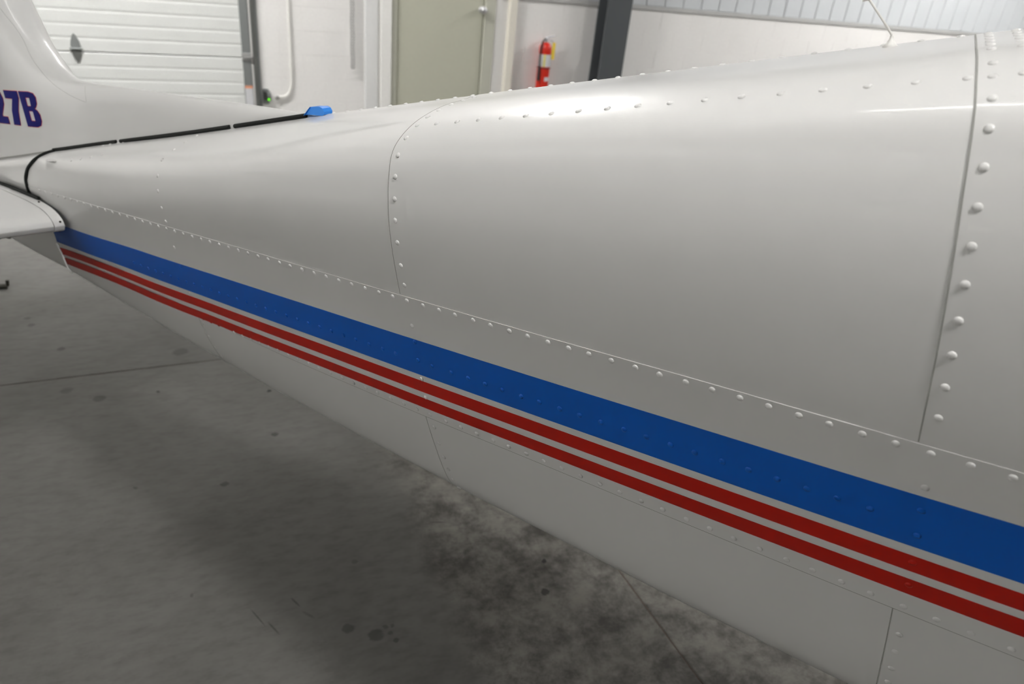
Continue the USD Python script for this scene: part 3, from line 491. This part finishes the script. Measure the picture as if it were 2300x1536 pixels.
for gl, x0, wd, nm in ((glyph2(), -1.272, .057, '2'), (glyph7(), -1.2048, .057, '7'), (glyphB(), -1.1436, .0525, 'B')):
    gl = gl.buffer(.012).buffer(-.012); s0 = wd / .47; h0 = .0685 / .71; p = affinity.affine_transform(gl, [s0, 0, 0, h0, x0, .1148])
    L = obj('registration_letter', flat_on_fin(p, .0009), NAVY, ac, smooth=False, label='navy %s with a thin red outline' % nm); obj('letter_outline', flat_on_fin(p.buffer(.0008), .0005), ORANGE, L, smooth=False)
# black rubber seals along the fin root, down the tail and along the stabilator root
def root_pt(s, lf=0.0):
    i = np.argsort(fqs); b = float(np.interp(s, fqs[i], fbs[i])); return (s, C0 + b + .0018, crest_w(round(float(s), 4), C0 + b + .0018) + .0032 + lf)
for a, b in ((-1.076, -.868), (-.853, -.512), (-.498, -.326)):
    q = np.array([root_pt(s) for s in np.linspace(a, b, 30)]); m = tube(q, .0034, 8); obj('fin_root_seal', m, RUBBER, ac, label='black rubber strip at the fin root')
obj('fin_gap', tube(np.array([root_pt(s, -.002) for s in np.linspace(-1.45, -1.06, 24)]), .0014, 6), SEAM_DARK, ac)
seal = [(-1.066, 2.9), (-1.071, 3.419), (-1.07, 4.438), (-1.076, 5.593), (-1.092, 6.649), (-1.108, 7.653), (-1.121, 8.543), (-1.127, 9.127), (-1.131, 9.932), (-1.148, 10.808), (-1.153, 11.37), (-1.151, 11.707)]
obj('tail_seal', tube(smoothline([S(s, v) + normal(s, v) * .0015 for s, v in seal], 60), .0036, 8), RUBBER, ac, label='curved black rubber seal round the tail end')
# stabilator (right and left halves), root cap, seal
up_s = np.array([(-1.0145, -.068), (-1.0165, -.0595), (-1.0225, -.0520), (-1.034, -.0440), (-1.056, -.0355), (-1.099, -.0275), (-1.178, -.019), (-1.259, -.012), (-1.40, -.010), (-1.58, -.018), (-1.78, -.032)])
lo_s = np.array([(-1.78, -.036), (-1.58, -.058), (-1.40, -.078), (-1.259, -.092), (-1.178, -.097), (-1.099, -.096), (-1.06, -.088), (-1.034, -.0815), (-1.0195, -.076)])
lo_s[:, 1] = np.where(lo_s[:, 0] > -1.3, -.08 + (lo_s[:, 1] + .08) * np.where(lo_s[:, 1] > -.08, 1, .45), lo_s[:, 1])
loop = np.vstack([PchipInterpolator(np.arange(11), up_s)(np.linspace(0, 10, 60)), PchipInterpolator(np.arange(9), lo_s)(np.linspace(0, 8, 40))])
def wing(u0, u1, grow=0.0, n=10, tip=False):
    us = np.linspace(u0, u1, n); c = loop.mean(0); G = []
    for u in us: G.append(np.c_[loop[:, 0], np.full(len(loop), u), loop[:, 1]] + np.c_[(loop - c)[:, 0] * 0, np.zeros(len(loop)), np.zeros(len(loop))] + (np.c_[np.sign(loop[:, 0] + 1.3) * 0, np.zeros(len(loop)), np.zeros(len(loop))]))
    G = np.array(G); G[..., 2] += .08 * (us[:, None] + .046) * (us[:, None] > C0)
    if grow:
        d = np.roll(loop, -1, 0) - np.roll(loop, 1, 0); nn = np.c_[-d[:, 1], d[:, 0]]; nn /= np.linalg.norm(nn, axis=1, keepdims=True); nn *= np.sign((nn * (loop - c)).sum(1).mean()); G[..., 0] += nn[:, 0] * grow; G[..., 2] += nn[:, 1] * grow
    m = len(loop); v = G.reshape(-1, 3); f = []
    for i in range(n - 1):
        for j in range(m):
            a, b, cc, dd = i * m + j, i * m + (j + 1) % m, (i + 1) * m + (j + 1) % m, (i + 1) * m + j; f += [(a, b, cc), (a, cc, dd)]
    for e, s_ in ((0, 1), ((n - 1) * m, -1)):
        v = np.vstack([v, v[e:e + m].mean(0)]); k = len(v) - 1; f += [((k, e + j, e + (j + 1) % m) if s_ < 0 else (k, e + (j + 1) % m, e + j)) for j in range(m)]
    t = trimesh.Trimesh(v, np.array(f), process=False); t.fix_normals(); return t
obj('stabilator', wing(-.046, 1.45), WHITE, ac, smooth=40, label='white stabilator half reaching towards the camera side'); obj('stabilator', wing(2 * C0 - 1.45, 2 * C0 + .046), WHITE, ac, smooth=40, label='white stabilator half on the far side')
obj('root_cap', wing(-.066, -.0468, .0012, 3), WHITE, ac, smooth=40, label='rounded root cap of the stabilator')
for ss_, ww_ in ((-1.088, -.0285), (-1.0150, -.060), (-1.03, -.0815)):
    c = trimesh.creation.icosphere(1, .0022); c.apply_translation([ss_, -.060, ww_]); obj('cap_screw', c, DARK, ac)
obj('stabilator_root_seal', tube(smoothline([(-1.10, -.066, -.0235), (-1.178, -.064, -.0155), (-1.259, -.062, -.0085), (-1.40, -.060, -.006), (-1.6, -.06, -.015)], 30), .0036, 8), RUBBER, ac, label='dark rubber strip along the stabilator root')
# tail end edge moulding and fittings under the stabilator
edge = [(-1.128, 14.15), (-1.116, 14.46), (-1.108, 14.9), (-1.106, 15.3), (-1.104, 15.7)]
obj('edge_moulding', tube([S(s, v) + normal(s, v) * .0022 for s, v in edge], .0022, 8), WHITE, ac)
tb = obj('tie_down_fitting', cat([tube([(-1.455, -.118, -.168), (-1.56, -.112, -.150)], .010), tube([(-1.475, -.12, -.168), (-1.475, -.075, -.172)], .008), tube([(-1.50, -.12, -.162), (-1.50, -.082, -.160)], .0065), tube([(-1.52, -.12, -.16), (-1.54, -.085, -.185)], .006)]), DARK, ac, label='greasy dark hinge fitting under the stabilator')
sl = trimesh.creation.icosphere(2, 1); sl.apply_scale([.017, .004, .008]); sl.apply_translation(S(-1.40, 14.1, True)); obj('control_slot', sl, BLACKP, ac, label='black opening under the stabilator')
pl = trimesh.creation.icosphere(2, 1); pl.apply_scale([.017, .010, .0025]); nn = normal(-1.0, 5.9); pl.apply_translation(S(-1.0, 5.9) + nn * .001); obj('cover_disc', pl, WHITE, ac)
# whip antenna
ab = S(.449, .45); an = obj('antenna_base', lathe([(0, .0085), (.0014, .0085), (.0018, .006), (.0042, .0025), (.0060, .001), (.0064, -.002)], ab, 20), ANTW, ac, smooth=50, label='small conical antenna foot'); 
wh = np.array([[0, 0, .006], [-.0004, 0, .0095], [-.0045, 0, .0150], [-.0275, 0, .0425], [-.26, 0, .322]]); obj('whip', tube(ab + wh, .00095, 8), ANTW, an); obj('whip_clip', tube([ab + [-.0225, .000, .0372], ab + [-.0275, .002, .0362]], .0012, 6), ANTW, an)

# folded blue tape on the dorsal tip
def loc2w(p): p = np.atleast_2d(p); return p @ np.stack([AX, RT, UP]) + ORG
tp0 = loc2w([(-.30, C0, crest_w(-.30, C0))])[0]
bt = thing('blue_tape', 'folded tab of bright blue tape at the front tip of the fin root', 'tape', mtx=Gf.Matrix4d(*AX, 0, *RT, 0, *UP, 0, *tp0, 1))
prof = Polygon([(-.024, 0), (-.011, .0115), (.008, .0125), (.0135, .0105), (.0165, .006), (.0155, .002), (.012, 0)]); m = extr(prof, .016); v = m.vertices.copy(); m.vertices = np.c_[v[:, 0], v[:, 2] - .008, v[:, 1]]
if m.volume < 0: m.invert()
obj('tape_fold', m, TAPE, bt); fl_ = extr(Polygon([(-.027, -.002), (-.0112, .0115), (-.0102, .012), (-.027, -.001)]), .02); v = fl_.vertices.copy(); fl_.vertices = np.c_[v[:, 0], v[:, 2] - .010, v[:, 1]]; obj('tape_end', fl_, TAPE, bt)
